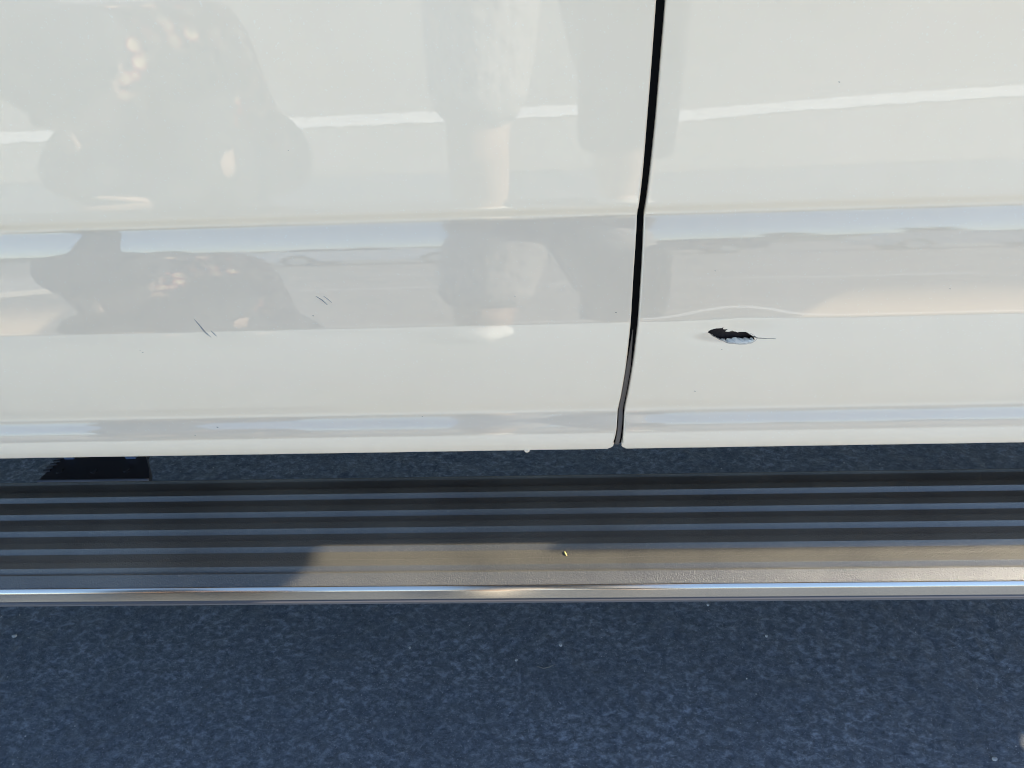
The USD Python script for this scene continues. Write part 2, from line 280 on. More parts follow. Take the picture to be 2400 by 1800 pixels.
def make_door(side, x_end, parent, name, label):
    z = rows_for(side > 0)
    zb = z.copy()
    R = .0012
    ph = np.linspace(0, np.pi / 2, 7)
    cols = []                                    # (offset from gap edge, push in, along)
    cols.append((0.0, R + .018, 0))
    cols += [(R * (1 - math.sin(a)), R * (1 - math.cos(a)), 0) for a in ph[::-1]]
    off = [R]
    s = .0012
    end = abs(x_end - .08)
    while off[-1] < end:
        o = off[-1]
        x = .08 + side * o
        if side > 0 and .137 < x < .190: st = .0005
        elif side > 0 and x < .26: st = .002
        else: st = min(.010, .0015 + .03 * max(0, o - .004) ** .9)
        off.append(o + st)
    cols += [(o, 0.0, 1) for o in off[1:]]
    # bottom roll: extra rows below the first
    RB = .0045
    zr, yr = [], []
    n0 = math.radians(-14)
    ang = np.linspace(n0, -math.pi / 2, 7)[1:]
    y, zz = 0.0, .5535
    pa = n0
    for a in ang:
        m = (a + pa) / 2; ds = RB * abs(a - pa)
        y += ds * -math.sin(m) * 1.0; zz -= ds * math.cos(m); pa = a
        zr.append(zz); yr.append(y)
    zr += [zz, zz]; yr += [y + .010, y + .030]
    Z = np.concatenate([zr[::-1], z]); Y = np.concatenate([(np.array(yr) + prof(.5535))[::-1], prof(z)])
    Zq = np.maximum(Z, .5535)
    ci = np.array([c[0] for c in cols]); pi_ = np.array([c[1] for c in cols])
    gx_ = gap(Zq, side)
    X = gx_[:, None] + side * ci[None, :]
    # far columns straighten out
    f = np.clip((ci - .03) / .2, 0, 1)[None, :]
    X = X * (1 - f) + f * (.0800 + side * ci[None, :])
    Yy = Y[:, None] + pi_[None, :] + door_shift(X, Z[:, None] + 0 * X, side)
    V = np.stack([X, Yy, Z[:, None] + 0 * X], -1)
    nr, nc = X.shape
    I = np.arange(nr * nc).reshape(nr, nc)
    if side > 0: quads = np.stack([I[:-1, :-1], I[:-1, 1:], I[1:, 1:], I[1:, :-1]], -1)
    else: quads = np.stack([I[:-1, :-1], I[1:, :-1], I[1:, 1:], I[:-1, 1:]], -1)
    quads = quads.reshape(-1, 4)
    V = V.reshape(-1, 3)
    if side > 0:
        cen = V[quads].mean(1)
        quads = quads[~contains_xy(HOLE, cen[:, 0], cen[:, 2])]
    return obj(name, (V, quads), PAINT, parent, smooth=True, label=label)

truck = thing('pickup_truck', 'white pickup with torn dent in its door and black side step', 'pickup truck')
rear_door = make_door(-1, -.985, truck, 'rear_door', 'glossy white rear door with small black scratches')
front_door = make_door(1, 1.115, truck, 'front_door', 'glossy white front door with a torn dent')

# the pillar behind the gap: a black strip put in for its deep shade, a grey-brown seal close under the skin below
zz = np.arange(.556, 1.185, .004)
def strip(z0, z1, xl, xr, depth, edge):
    k = (zz >= z0) & (zz <= z1); z = zz[k]; y = prof(z) + depth(z)
    n = len(z); xc = (gap(z, -1) + gap(z, 1)) / 2
    wl, wr = (q(z) if callable(q) else q + 0 * z for q in (xl, xr))
    v = np.vstack([np.stack([xc + a, y + dy, z], 1) for a, dy in ((wl, edge), (wl * .8, 0), (wr * .8, 0), (wr, edge))])
    f = []
    for c in range(3):
        for i in range(n - 1):
            a, b = c * n + i, (c + 1) * n + i
            f += [[a, b, b + 1], [a, b + 1, a + 1]]
    return trimesh.Trimesh(v, f, process=False)
obj('gap_gasket', strip(.555, 1.185, -.0045, .0045, lambda z: .0052 + 0 * z, .002), BLACK, truck, label='black strip standing in for the shade in the gap between the doors')
obj('door_seal', strip(.555, .712, lambda z: -.0023 * np.interp(z, [.66, .712], [1, .05]), lambda z: .0023 * np.interp(z, [.66, .712], [1, .05]), lambda z: np.interp(z, [.56, .66, .712], [.0034, .0040, .0052]), .0012), SEAL, truck, smooth=60, label='grey-brown rubber seal seen in the lower part of the gap')
obj('door_pillar', bx(.02, .14, .042, .09, .56, 1.19), BLACK, truck)

# torn dent
yd = lambda x, z: prof(z) + door_shift(np.asarray(x, float), np.asarray(z, float), 1)
obj('cavity_liner', bx(.135, .192, prof(.70) + .0095, prof(.70) + .0115, .688, .716), PRIMER, front_door, label='dark inside of the torn hole')
top = [(.1466, .7048), (.1490, .7030), (.1525, .7004), (.1549, .7011), (.158, .7002), (.1606, .6985), (.1615, .7006), (.1665, .7008), (.1715, .7004), (.1765, .7001), (.181, .6999), (.1834, .6985)]
bot = [(.1455, .7040), (.1484, .7012), (.1516, .6995), (.1544, .6973), (.1576, .6962), (.1615, .6936), (.1665, .6935), (.1717, .6923), (.1783, .6922), (.1826, .6938), (.1840, .6955), (.1846, .6962)]
def lerp_line(pts, n): d = np.array(pts); t = np.linspace(0, 1, len(d)); u = np.linspace(0, 1, n); return np.stack([np.interp(u, t, d[:, 0]), np.interp(u, t, d[:, 1])], 1)
T, B = lerp_line(top, 60), lerp_line(bot, 60)
T[:, 1] += gaussian_filter1d(np.random.default_rng(5).normal(0, .0011, 60), .8)
B[:, 1] += gaussian_filter1d(np.random.default_rng(6).normal(0, .00035, 60), .8)
rows = []
for k in np.linspace(0, 1, 9):
    p = B * (1 - k) + T * k
    wob = (meshkit.fbm(np.stack([p[:, 0] * 420, p[:, 1] * 300, 0 * p[:, 0]], 1), 3, 9) - .5) * .0034 * k
    y = yd(p[:, 0], p[:, 1]) + .0002 + .0036 * k ** 1.2 + wob
    rows.append(np.stack([p[:, 0], y, p[:, 1] - .0044 * k ** 1.2], 1))
V = np.vstack(rows); I = np.arange(len(V)).reshape(9, 60)
qf = np.stack([I[:-1, :-1], I[:-1, 1:], I[1:, 1:], I[1:, :-1]], -1).reshape(-1, 4)
obj('torn_flap', (V, qf), ALU, front_door, smooth=True, label='pale bent-in flap of torn metal')
def mark(pts, widths, proud, mt, parent, name, side, label=None):
    p = np.array(pts); p = np.stack([np.interp(np.linspace(0, 1, 24), np.linspace(0, 1, len(p)), p[:, k]) for k in (0, 1)], 1)
    w = np.interp(np.linspace(0, 1, 24), np.linspace(0, 1, len(widths)), widths)
    r = np.random.default_rng(int(abs(p[0, 0]) * 1e5)); w = w * r.uniform(.7, 1.25, 24)
    t = np.gradient(p, axis=0); t /= np.linalg.norm(t, axis=1, keepdims=True); nrm = np.stack([-t[:, 1], t[:, 0]], 1)
    L, Rr = p + nrm * w[:, None] / 2, p - nrm * w[:, None] / 2
    yy = lambda a, e: prof(a[:, 1]) + door_shift(a[:, 0], a[:, 1], side) - e
    V = np.vstack([np.stack([a[:, 0], yy(a, e), a[:, 1]], 1) for a, e in ((L, -.0001), ((L + p) / 2, proud), ((Rr + p) / 2, proud), (Rr, -.0001))])
    f = []
    for c in range(3):
        for i in range(23):
            a, b = c * 24 + i, (c + 1) * 24 + i
            f += [[a, a + 1, b + 1], [a, b + 1, b]]
    m = trimesh.Trimesh(V, f, process=False)
    if m.face_normals[:, 1].mean() > 0: m.invert()
    return obj(name, m, mt, parent, label=label)
mark([(.1831, .7003), (.1866, .6985), (.1941, .6981), (.2025, .6975)], [.0018, .0012, .0008, .0007],   .00015, SPECK, front_door, 'crack_line', 1, 'thin brownish crack running from the tear')
mark([(.1445, .7050), (.1484, .7011), (.1516, .6994), (.1544, .6972), (.1576, .6961), (.1615, .6935), (.1717, .6921), (.1783, .6921)], [.0004, .0005, .0005, .0005, .0006, .0005], .0001, SPECK, front_door, 'crack_line', 1)
mark([(.1783, .6920), (.1826, .6932), (.1854, .6955), (.1866, .6985)], [.0004, .0004, .0003], .0001, SCRATCH, front_door, 'crack_line', 1)
mark([(.1789, .7035), (.1800, .7035), (.1830, .7015), (.1850, .6998)], [.0003, .0003, .0003], .0001, SCRATCH, front_door, 'crack_line', 1)
# scratches and specks on the doors
mark([(-.3023, .7326), (-.2985, .7253), (-.293, .7147)], [.0006, .0013, .0007], .00012, SCRATCH, rear_door, 'scratch', -1)
mark([(-.2906, .7214), (-.2888, .718), (-.2875, .7154)], [.0005, .0013, .0006], .00012, SCRATCH, rear_door, 'scratch', -1)
mark([(-.2990, .7250), (-.2965, .7195), (-.2945, .7160)], [.0003, .0005, .0003], .00010, SCRATCH, rear_door, 'scratch', -1)
mark([(-.1923, .7514), (-.1876, .7478), (-.1837, .7432)], [.0004, .0012, .0005], .00012, SCRATCH, rear_door, 'scratch', -1)
mark([(-.1857, .7513), (-.1822, .7481), (-.1794, .7451)], [.0003, .0006, .0003], .00012, SCRATCH, rear_door, 'scratch', -1)
for sd, door, pts in ((-1, rear_door, [(-.3282, .5912, 3), (-.3522, .5839, 2), (-.3606, .6983, 2.5), (-.3621, .7006, 1.2), (-.1977, .7334, 2.2), (.0624, .7297, 2.6), (-.023, .747, 1.5), (-.1208, .5976, 2), (-.1887, .8758, 1.5)]),
                      (1, front_door, [(.3365, .7441, 1.8), (.1426, .7646, 1.5), (.1576, .6864, 2.2), (.1419, .6297, 3), (.2101, .9127, 2.0)])):
    for x, z, s in pts:
        mark([(x - .0003 * s, z + .00008 * s), (x + .0003 * s, z - .00008 * s)], [.0002 * s, .0003 * s, .0002 * s], .0001, SPECK, door, 'dirt_speck', sd)
obj('paint_drip', ball([-.0186, .0014, .5510], [.0030, .0024, .0026]), PAINT, rear_door, smooth=True, label='small white paint drip on the lower edge')

# step: deck, ribs, trim
X0, X1 = -1.02, 1.30
deck = [(.0731, .4300), (.0722, .4302), (.071, .4268), (.060, .4266)] + [q for a_ in (.0568, .0323, .0076, -.0178, -.0444) for q in ((a_ + .0019, .4266), (a_ + .0017, .4225), (a_ + .0006, .4225), (a_ + .0004, .4266))] + [(-.0590, .4266), (-.0600, .4288), (-.0612, .4290), (-.0735, .4228), (-.0742, .4200), (-.0742, .400), (-.060, .396), (.060, .396), (.0731, .404)]
board = obj('running_board', extr(deck, X0, X1, 'x'), BOARD, truck, label='ribbed black side step under the doors')
for a, c in [(.0568, .0450), (.0323, .0195), (.0076, -.0050), (-.0178, -.0300), (-.0444, -.0560)]:
    rib = [(a, .4264), (a - .0003, .4302), (a - .0010, .4309), (c + .0026, .4311), (c + .0019, .4306), (c - .0016, .4269), (c - .0022, .4265), (c - .0022, .4262)]
    obj('tread_rib', extr(rib, X0 + .006, X1 - .006, 'x'), BOARD, board, smooth=30)
def arc_pts(c, r, a0, a1, n): return [(c[0] + r * math.cos(a), c[1] + r * math.sin(a)) for a in np.radians(np.linspace(a0, a1, n))]
chrome = [(-.0736, .4215), (-.0738, .4236)] + [(-.0748, .4238), (-.0757, .4231), (-.0774, .4214), (-.0781, .4204), (-.0785, .4192), (-.0806, .4092), (-.0806, .4084), (-.0798, .4078), (-.0745, .4078)]
obj('bright_trim', extr(chrome, X0 - .001, X1 + .001, 'x'), CHROME, board, smooth=40, label='bright metal strip along the step edge')
lip = [(-.0744, .4074), (-.0788, .4072), (-.0800, .4066), (-.0816, .4052), (-.0820, .4040), (-.0816, .4012), (-.0744, .4005)]
obj('edge_lip', extr(lip, X0, X1, 'x'), plain('grey_lip', (.10, .095, .10), .3), board, smooth=40)
# bracket
BR = [(-.6402, .0885), (-.4966, .0895), (-.5030, .1060), (-.5180, .1320), (-.5180, .24), (-.6300, .24), (-.6260, .132)]
br = obj('step_bracket', extr(BR, .404, .415, 'z'), BLACKMETAL, truck, label='black steel bracket joining step and chassis')
obj('bracket_arm', hull([(x, y, z) for x in (-.61, -.53) for y, z in ((.2, .405), (.2, .43), (.48, .50), (.48, .55))]), BLACKMETAL, br)
obj('folded_edge', bx(-.6405, -.4962, .0862, .0900, .4135, .4172, .0012), plain('edge_highlight_steel', (.30, .32, .35), .3, metal=.6), br, label='front edge with its highlight put into a paler colour')  # paler metal paints in the highlight along the black steel edge
obj('end_cap', bx(-.6215, -.6080, .1235, .1365, .4155, .4215, .001), BLUECAP, br)
obj('end_cap', bx(-.5400, -.5260, .1225, .1355, .4155, .4215, .001), BLUECAP, br)
for x in (-.6190, -.5744, -.5316): obj('bolt', cyl([x, .1046, .4160], .0045, .003, n=12), BLACKMETAL, br)
for k in range(6):
    y = .104 + k * .0055; xl = np.interp(y, [.0885, .132], [-.6402, -.6260])
    obj('ridge', bx(xl - .0055, xl + .004, y, y + .0028, .4125, .4168, .0006), BLACKMETAL, br)

# rest of the truck, out of the picture but within its reach
def flat_side(poly, y0, y1, m, name, lean=0.0, zref=1.18, parent=truck, label=None, smooth=False):
    g = extr(poly, y0, y1, 'y'); v = g.vertices.copy(); v[:, 1] += lean * np.maximum(v[:, 2] - zref, 0); return obj(name, trimesh.Trimesh(v, g.faces, process=False), m, parent, label=label, smooth=smooth)
def arch(cx, r, z0=.45): return Point(cx, z0).buffer(r, 32)
fender = Polygon([(1.122, .56), (2.34, .56), (2.36, .95), (2.30, 1.06), (1.122, 1.13)]).difference(arch(1.78, .47, .42)).buffer(-.004).buffer(.004)
flat_side(max(getattr(fender, 'geoms', [fender]), key=lambda g: g.area), .008, .06, PAINT, 'front_fender')
bed = Polygon([(-.992, .56), (-3.15, .60), (-3.15, 1.17), (-.992, 1.18)]).difference(arch(-1.95, .47, .42))
flat_side(max(getattr(bed, 'geoms', [bed]), key=lambda g: g.area), .004, .06, PAINT, 'bed_side')
frame = Polygon([(-.98, 1.186), (1.115, 1.186), (.98, 1.30), (.38, 1.80), (.2, 1.84), (-.85, 1.84), (-.98, 1.72)])
w1 = Polygon([(.12, 1.22), (.93, 1.22), (.84, 1.31), (.38, 1.74), (.12, 1.76)]).buffer(-.02).buffer(.02)
w2 = Polygon([(-.90, 1.22), (.03, 1.22), (.03, 1.76), (-.82, 1.76), (-.90, 1.68)]).buffer(-.02).buffer(.02)
flat_side(frame.difference(w1).difference(w2), prof(1.185), prof(1.185) + .04, PAINT, 'cab_frame', .26)
for w in (w1, w2): flat_side(w.buffer(.004), prof(1.185) + .022, prof(1.185) + .027, GLASS, 'side_window', .26)
obj('roof', hull([(x, y, z) for x, z in ((.34, 1.80), (.18, 1.855), (-.86, 1.855), (-.97, 1.74)) for y in (.215, 1.62)] + [(x, y, 1.90) for x in (.1, -.75) for y in (.4, 1.45)]), PAINT, truck)
obj('windshield', hull([(1.12, .14, 1.10), (1.12, 1.70, 1.10), (.36, .24, 1.79), (.36, 1.60, 1.79), (1.13, .14, 1.104), (1.13, 1.70, 1.104), (.37, .24, 1.794), (.37, 1.60, 1.794)]), GLASS, truck)
obj('hood', hull([(x, y, z) for x, z in ((1.12, 1.085), (2.28, 1.03), (2.34, .90), (1.12, .9)) for y in (.065, 1.77)] + [(x, y, 1.12) for x in (1.14, 2.1) for y in (.35, 1.5)]), PAINT, truck)
obj('grille', bx(2.345, 2.38, .10, 1.74, .55, .95, .01), PLASTIC, truck)
obj('far_side', extr(Polygon([(-3.15, .60), (2.34, .56), (2.36, .95), (2.30, 1.06), (1.115, 1.186), (-3.15, 1.18)]), 1.78, 1.835, 'y'), PAINT, truck)
obj('rear_glass', bx(-.985, -.978, .3, 1.54, 1.2, 1.7), GLASS, truck)
obj('tailgate', bx(-3.16, -3.12, .06, 1.78, .62, 1.16, .01), PAINT, truck)
obj('bed_floor', bx(-3.1, -1.0, .10, 1.74, .72, .76), PLASTIC, truck)
obj('cab_back', bx(-1.0, -.985, .10, 1.74, .62, 1.19), PAINT, truck)
obj('cab_floor', bx(-.98, 2.3, .16, 1.68, .585, .60), PLASTIC, truck)
obj('frame_rail', bx(-3.0, 2.2, .48, .60, .47, .585, .008), BLACKMETAL, truck)
obj('frame_rail', bx(-3.0, 2.2, 1.24, 1.36, .47, .585, .008), BLACKMETAL, truck)
obj('rocker_panel', bx(-1.0, 1.30, .040, .16, .545, .66, .008), PAINT, truck)
obj('inner_door_panel', cat_(bx(-.98, .03, .046, .075, .665, 1.185), bx(.125, 1.11, .046, .075, .665, 1.185)), PLASTIC, truck)
obj('bulkhead', bx(1.118, 1.135, .062, 1.77, .56, 1.09), PLASTIC, truck)
for x in (1.78, -1.95):
    for y in (.17, 1.66):
        prf = [(.0, -.12), (.24, -.13), (.34, -.135), (.385, -.12), (.40, -.09), (.40, .09), (.385, .12), (.34, .135), (.24, .13), (0, .12)]
        t = trimesh.creation.revolve([(.24, -.11), (.26, -.13), (.34, -.135), (.385, -.12), (.40, -.09), (.40, .09), (.385, .12), (.34, .135), (.26, .13), (.24, .11), (.24, -.11)], sections=48)
        t.apply_transform(trimesh.transformations.rotation_matrix(np.pi / 2, [1, 0, 0])); t.apply_translation([x, y, .40])
        wh = obj('wheel', t, RUBBER, truck, smooth=40)
        s = -1 if y < 1 else 1
        rim = [cyl([x, y, .40], .242, .20, 'y', 40)]
        for k in range(6):
            a = k * np.pi / 3; c, d = math.cos(a), math.sin(a)
            pts = [(x + r * c - w * d, y + s * o, .40 + r * d + w * c) for r, w, o in ((.05, .035, .12), (.05, -.035, .12), (.22, .05, .112), (.22, -.05, .112), (.05, .035, .09), (.05, -.035, .09), (.22, .05, .09), (.22, -.05, .09))]
            rim.append(hull(pts))
        obj('rim', cat_(*rim), ALLOY, wh)
def sphere_hull(pts, r): return tri(m3.Manifold.batch_hull([m3.Manifold.sphere(rr, 20).translate(list(map(float, p))) for p, rr in zip(pts, np.broadcast_to(r, (len(pts),)))]))
mir = sphere_hull([(.982, .012, 1.225), (.968, -.015, 1.225), (.940, -.055, 1.225), (.89, -.10, 1.23), (.86, -.22, 1.24), (.82, .012, 1.225), (.80, -.22, 1.235), (.95, .03, 1.43), (.86, -.20, 1.47), (.80, .055, 1.47), (.80, -.21, 1.45)], .022)
mr = obj('side_mirror', mir, PAINT, truck, smooth=40)
obj('mirror_glass', bx(.772, .778, -.20, -.01, 1.25, 1.43, .002), ALLOY, mr)
for x in (.16, -.86): obj('door_handle', sphere_hull([(x, -.025, 1.09), (x + .19, -.025, 1.09), (x, .005, 1.09), (x + .19, .005, 1.09)], .014), PAINT, front_door if x > 0 else rear_door, smooth=True)

# ------------------------------------------------------------------ small things on the ground and the step
pebs = [((-.8866, .1121), (.0042, .0026, .0022), 'tiny white oval pebble on asphalt below the left end of the step'),
        ((.0184, .0911), (.0026, .0026, .002), 'round white pebble on asphalt just right of the middle'),
        ((.6141, -.0832), (.0036, .0028, .0024), 'squarish pale pebble on asphalt near the bottom right corner'),
        ((.2625, .1611), (.0022, .0020, .0018), 'pale pebble tucked close under the right half of the step edge'),
        ((-.2225, .0879), (.0020, .0018, .0016), 'small bluish-white pebble left of centre below the step'),
        ((.3447, .1047), (.0022, .0020, .0018), 'small pale pebble right of centre below the step'),
        ((-.0519, .0661), (.0024, .0020, .0018), 'pale flake of stone low in the middle of the asphalt')]
for k, ((x, y), r, lab) in enumerate(pebs):
    s = trimesh.creation.icosphere(2, 1.0); s.vertices *= (1 + .35 * (meshkit.noise(s.vertices * 1.7 + 5 * k, k) - .5))[:, None]
    s.apply_scale(r); s.apply_translation([x, y, r[2] * .6 + .0006]); tag(obj('pebble', s, PEBBLE, smooth=True), lab, 'pebble')
lf = tube([(.0190, -.0345, .4274), (.0192, -.0365, .4278), (.0203, -.0388, .4276), (.0213, -.0402, .4273)], [.0003, .0009, .0009, .0004], 8)
tag(obj('leaf_scrap', lf, LEAFY, smooth=True), 'tiny yellow scrap of dry leaf on the sunlit step', 'leaf scrap')
st = tube([(-.0201, .0557, .0022), (-.0094, .0514, .0026), (.0003, .0539, .0026), (.0095, .0587, .0022)], [.0003, .0006, .0006, .0003], 6)
tag(obj('dry_stem', st, STRAW, smooth=True), 'thin curved pale straw lying on the asphalt', 'straw')
proto_root = UsdGeom.PointInstancer.Define(stage, '/World/grit')
gp = usdkit.mesh(stage, '/World/grit/grain', trimesh.creation.icosphere(1, 1.0), GRIT, smooth=True)
N = 1500
gxp, gyp = rng.uniform(-1.05, 1.0, N), rng.uniform(-.18, .62, N)
cl = meshkit.noise(np.stack([gxp * 9, gyp * 9, 0 * gxp], 1), 4); keep = cl > rng.uniform(.25, .7, N); gxp, gyp = gxp[keep], gyp[keep]; N = len(gxp)
gs = np.exp(rng.normal(math.log(.00052), .34, N))
proto_root.CreatePrototypesRel().SetTargets([gp.GetPath()])
proto_root.CreateProtoIndicesAttr(Vt.IntArray.FromNumpy(np.zeros(N, np.int32)))
proto_root.CreatePositionsAttr(Vt.Vec3fArray.FromNumpy(np.stack([gxp, gyp, 0 * gxp + .0005], 1).astype(np.float32)))
proto_root.CreateScalesAttr(Vt.Vec3fArray.FromNumpy((gs[:, None] * rng.uniform(.6, 1.3, (N, 3))).astype(np.float32)))
tag(proto_root.GetPrim(), 'pale grains of grit sprinkled over the dark asphalt', 'grit', kind='stuff')

# ------------------------------------------------------------------ people, seen mirrored in the doors
def body_mesh(chains, edge=.012, it=6):
    parts = []
    for ch in chains:
        for (p, r), (p2, r2) in zip(ch[:-1], ch[1:]):
            parts.append(m3.Manifold.batch_hull([m3.Manifold.sphere(r, 18).translate(list(map(float, p))), m3.Manifold.sphere(r2, 18).translate(list(map(float, p2)))]))
    m = m3.Manifold.batch_boolean(parts, m3.OpType.Add).refine_to_length(edge)
    t = tri(m); t.merge_vertices(); trimesh.smoothing.filter_taubin(t, iterations=it); return t
def hand_chains(w, d, side, nrm, s=1.0, curl=.6):
    """Palm and five fingers from the wrist w along d; nrm is the palm's normal, side points to the thumb."""
    w, d, side, nrm = (np.asarray(a, float) for a in (w, d, side, nrm))
    out = [[(w, .026 * s), (w + d * .05 * s + side * .014 * s, .021 * s), (w + d * .088 * s + side * .02 * s, .014 * s)], [(w, .026 * s), (w + d * .05 * s - side * .016 * s, .02 * s), (w + d * .082 * s - side * .024 * s, .013 * s)]]
    for k, (o, L) in enumerate(((.027, .072), (.009, .080), (-.009, .075), (-.026, .060))):
        p = w + d * .082 * s + side * o * s; ch = [(p, .0095 * s)]; a = curl * .4
        for f in (.45, .32, .23):
            dd = d * math.cos(a) + nrm * math.sin(a); p = p + dd * L * f * s; ch.append((p, (.0088, .008, .0068)[len(ch) - 1] * s)); a += curl
        out.append(ch)
    t = w + d * .025 * s + side * .026 * s
    out.append([(t, .013 * s), (t + (side * .7 + d * .7) * .034 * s, .0105 * s), (t + (side * .55 + d * .8 + nrm * .2) * .066 * s, .0085 * s)])
    return out
def head_parts(c, face, up, person, hair_mat, s=1.0):
    """Head details around the centre c of the skull; returns chains for the body's one surface."""
    c, face, up = (np.asarray(a, float) for a in (c, face, up)); lat = np.cross(face, up)
    ch = [[(c, .088 * s), (c + face * .03 * s - up * .05 * s, .066 * s), (c + face * .055 * s - up * .10 * s, .036 * s)],
          [(c + face * .086 * s - up * .02 * s, .012 * s), (c + face * .112 * s - up * .048 * s, .014 * s)]]
    ch += [[(c + lat * k * .082 * s - up * .03 * s, .010 * s), (c + lat * k * .088 * s + up * .005 * s - face * .01 * s, .013 * s)] for k in (-1, 1)]
    for k in (-1, 1): obj('eye', ball(c + face * .083 * s + lat * k * .031 * s - up * .012 * s, .0125 * s), plain('eye' + person.GetName() + str(k + 1), (.05, .035, .03), .2), person, smooth=True)
    obj('mouth', ball(c + face * .092 * s - up * .083 * s, np.array([.02, .012, .006]) * s), plain('lip' + person.GetName(), (.35, .14, .12), .5), person, smooth=True)
    h = ball(c + up * .022 * s - face * .016 * s, .097 * s, 4); v = h.vertices - c
    front = v @ face; v *= (1 + .05 * (meshkit.fbm(v * 60, 3, 2) - .5))[:, None]
    h.vertices = v + c; keepf = ~(((h.triangles_center - c) @ face > .035 * s) & ((h.triangles_center - c) @ up < .055 * s)) & ((h.triangles_center - c) @ up > -.055 * s)
    h.update_faces(keepf); obj('hair', h, hair_mat, person, smooth=True)
    return ch

p1 = thing('person', 'standing person in pale shorts and dark shirt taking the picture', 'person')
hipL, hipR = (-.085, -.97, .90), (.115, -.96, .90)
kneeL, kneeR = (-.115, -.80, .49), (.165, -1.00, .49)
ankL, ankR = (-.125, -.85, .10), (.185, -1.04, .10)
sh = [(-.17, -.86, 1.40), (.19, -.86, 1.40)]
el = [(-.26, -.78, 1.16), (.28, -.78, 1.16)]
fw, rt, up_ = ROT[2], ROT[0], -ROT[1]
phc = CAM - fw * .020 + up_ * .015
wr = [phc - rt * .115 - fw * .055 - up_ * .05, phc + rt * .115 - fw * .055 - up_ * .05]
ch = [[(hipL, .085), (kneeL, .058), ((-.122, -.835, .33), .060), (ankL, .038), ((-.13, -.74, .045), .036)], [(hipR, .085), (kneeR, .058), ((.178, -1.03, .33), .060), (ankR, .038), ((.20, -.93, .045), .036)],
      [((.015, -.965, .95), .13), ((.012, -.93, 1.18), .125), ((.01, -.88, 1.36), .12)], [(sh[0], .06), (sh[1], .06)], [((.01, -.87, 1.42), .055), ((.01, -.82, 1.54), .05)]]
for k in (0, 1):
    ch += [[(sh[k], .058), (el[k], .042), (wr[k], .028)]]
    inw = rt * (1 if k == 0 else -1)
    ch += hand_chains(wr[k], (up_ * .75 + inw * .66) / np.linalg.norm(up_ * .75 + inw * .66), inw * .75 - up_ * .66, fw * .3 + inw * .95, 1.0, .25)
ch += head_parts((.01, -.79, 1.62), np.array([0, .78, -.62]), np.array([0, .62, .78]), p1, HAIR)
obj('body', body_mesh(ch), SKIN, p1, smooth=True)
obj('shorts', body_mesh([[((-.075, -.95, .93), .125), ((-.108, -.83, .60), .094)], [((.105, -.965, .93), .125), ((.156, -1.0, .60), .094)], [((-.02, -.965, 1.0), .135), ((.05, -.965, 1.0), .135)]], .015, 3), KHAKI, p1, smooth=True)
obj('shirt', body_mesh([[((.015, -.965, .98), .165), ((.012, -.93, 1.18), .16), ((.01, -.88, 1.36), .145)], [((-.12, -.95, .98), .07), (sh[0], .085)], [((.15, -.95, .98), .07), (sh[1], .085)], [(sh[0], .080), ((-.24, -.80, 1.22), .068)], [(sh[1], .080), ((.26, -.80, 1.22), .068)]], .015, 3), DARKCLOTH, p1, smooth=True)
for a, k in ((ankL, -.13), (ankR, .20)): obj('shoe', sphere_hull([(a[0], a[1] - .03, .045), (a[0], a[1] - .02, .08), (k, a[1] + .12, .04), (k + .025, a[1] + .09, .04), (k - .025, a[1] + .09, .04)], .043), SHOE, p1, smooth=40)
bag = thing('shoulder_bag', 'added dark cloth bag that darkens the mirrored right leg of the standing person', 'bag')  # dark bag added to darken the right leg in the door reflection
obj('pouch', sphere_hull([(x, y, z) for x in (.10, .235) for y, z in ((-.885, .74), (-.925, .76), (-.87, .46), (-.93, .44))], .022), DARKCLOTH, bag, smooth=40)
obj('strap', tube([(.13, -.90, .75), (.02, -.745, 1.10), (-.10, -.715, 1.34), (-.15, -.80, 1.475), (-.12, -.95, 1.45), (0, -1.105, 1.15), (.15, -1.04, .85), (.19, -.915, .75)], .013, 8), DARKCLOTH, bag, smooth=True)
ph = thing('phone', 'black phone held up in landscape by the standing person', 'phone')
pm = trimesh.creation.box([.158, .076, .008]); Tm = np.eye(4); Tm[:3, 0], Tm[:3, 1], Tm[:3, 2], Tm[:3, 3] = rt, up_, -fw, phc
pm.apply_transform(Tm); obj('case', pm, PLASTIC, ph)
sc = trimesh.creation.box([.148, .068, .0006]); T2 = Tm.copy(); T2[:3, 3] = phc - fw * .0046; sc.apply_transform(T2); obj('screen', sc, mat('added_screen_glow', {'e': ('emission', {'color': (.85, .95, 1.0), 'strength': 1.0})}, [], surface='e.emission'), ph)  # screen glow added to even out the sky light on the door paint

p2 = thing('person', 'crouching person in dark floral clothes with one arm raised', 'person')
c2 = np.array([-.735, -.90, 0])
def o(x, y, z): return c2 + np.array([x * .84, y, z])
ch = [[(o(-.08, -.12, .36), .10), (o(-.105, .18, .50), .065), (o(-.10, .02, .12), .045), (o(-.11, .14, .045), .036)], [(o(.12, -.12, .36), .10), (o(.13, .18, .50), .065), (o(.13, .02, .12), .045), (o(.14, .14, .045), .036)],
      [(o(.02, -.14, .38), .14), (o(0, -.02, .56), .13), (o(-.02, .07, .70), .11)], [(o(-.17, .06, .72), .065), (o(.16, .07, .71), .065)], [(o(-.02, .10, .71), .055), (o(-.02, .19, .715), .05)],
      [(o(.15, .07, .70), .055), (o(.18, .20, .52), .042), (o(.10, .30, .46), .03)], [(o(-.17, .06, .72), .055), (o(-.15, .08, .90), .036), (o(-.14, .10, 1.10), .026)]]
ch += hand_chains(o(.10, .30, .46), (-.9, .4, -.15), (0, .35, .93), (-.3, -.9, .2), 1.0, .5)
ch += hand_chains(o(-.14, .10, 1.10), (.0, .35, .93), (.95, .1, 0), (0, .9, -.35), 1.0, .5)
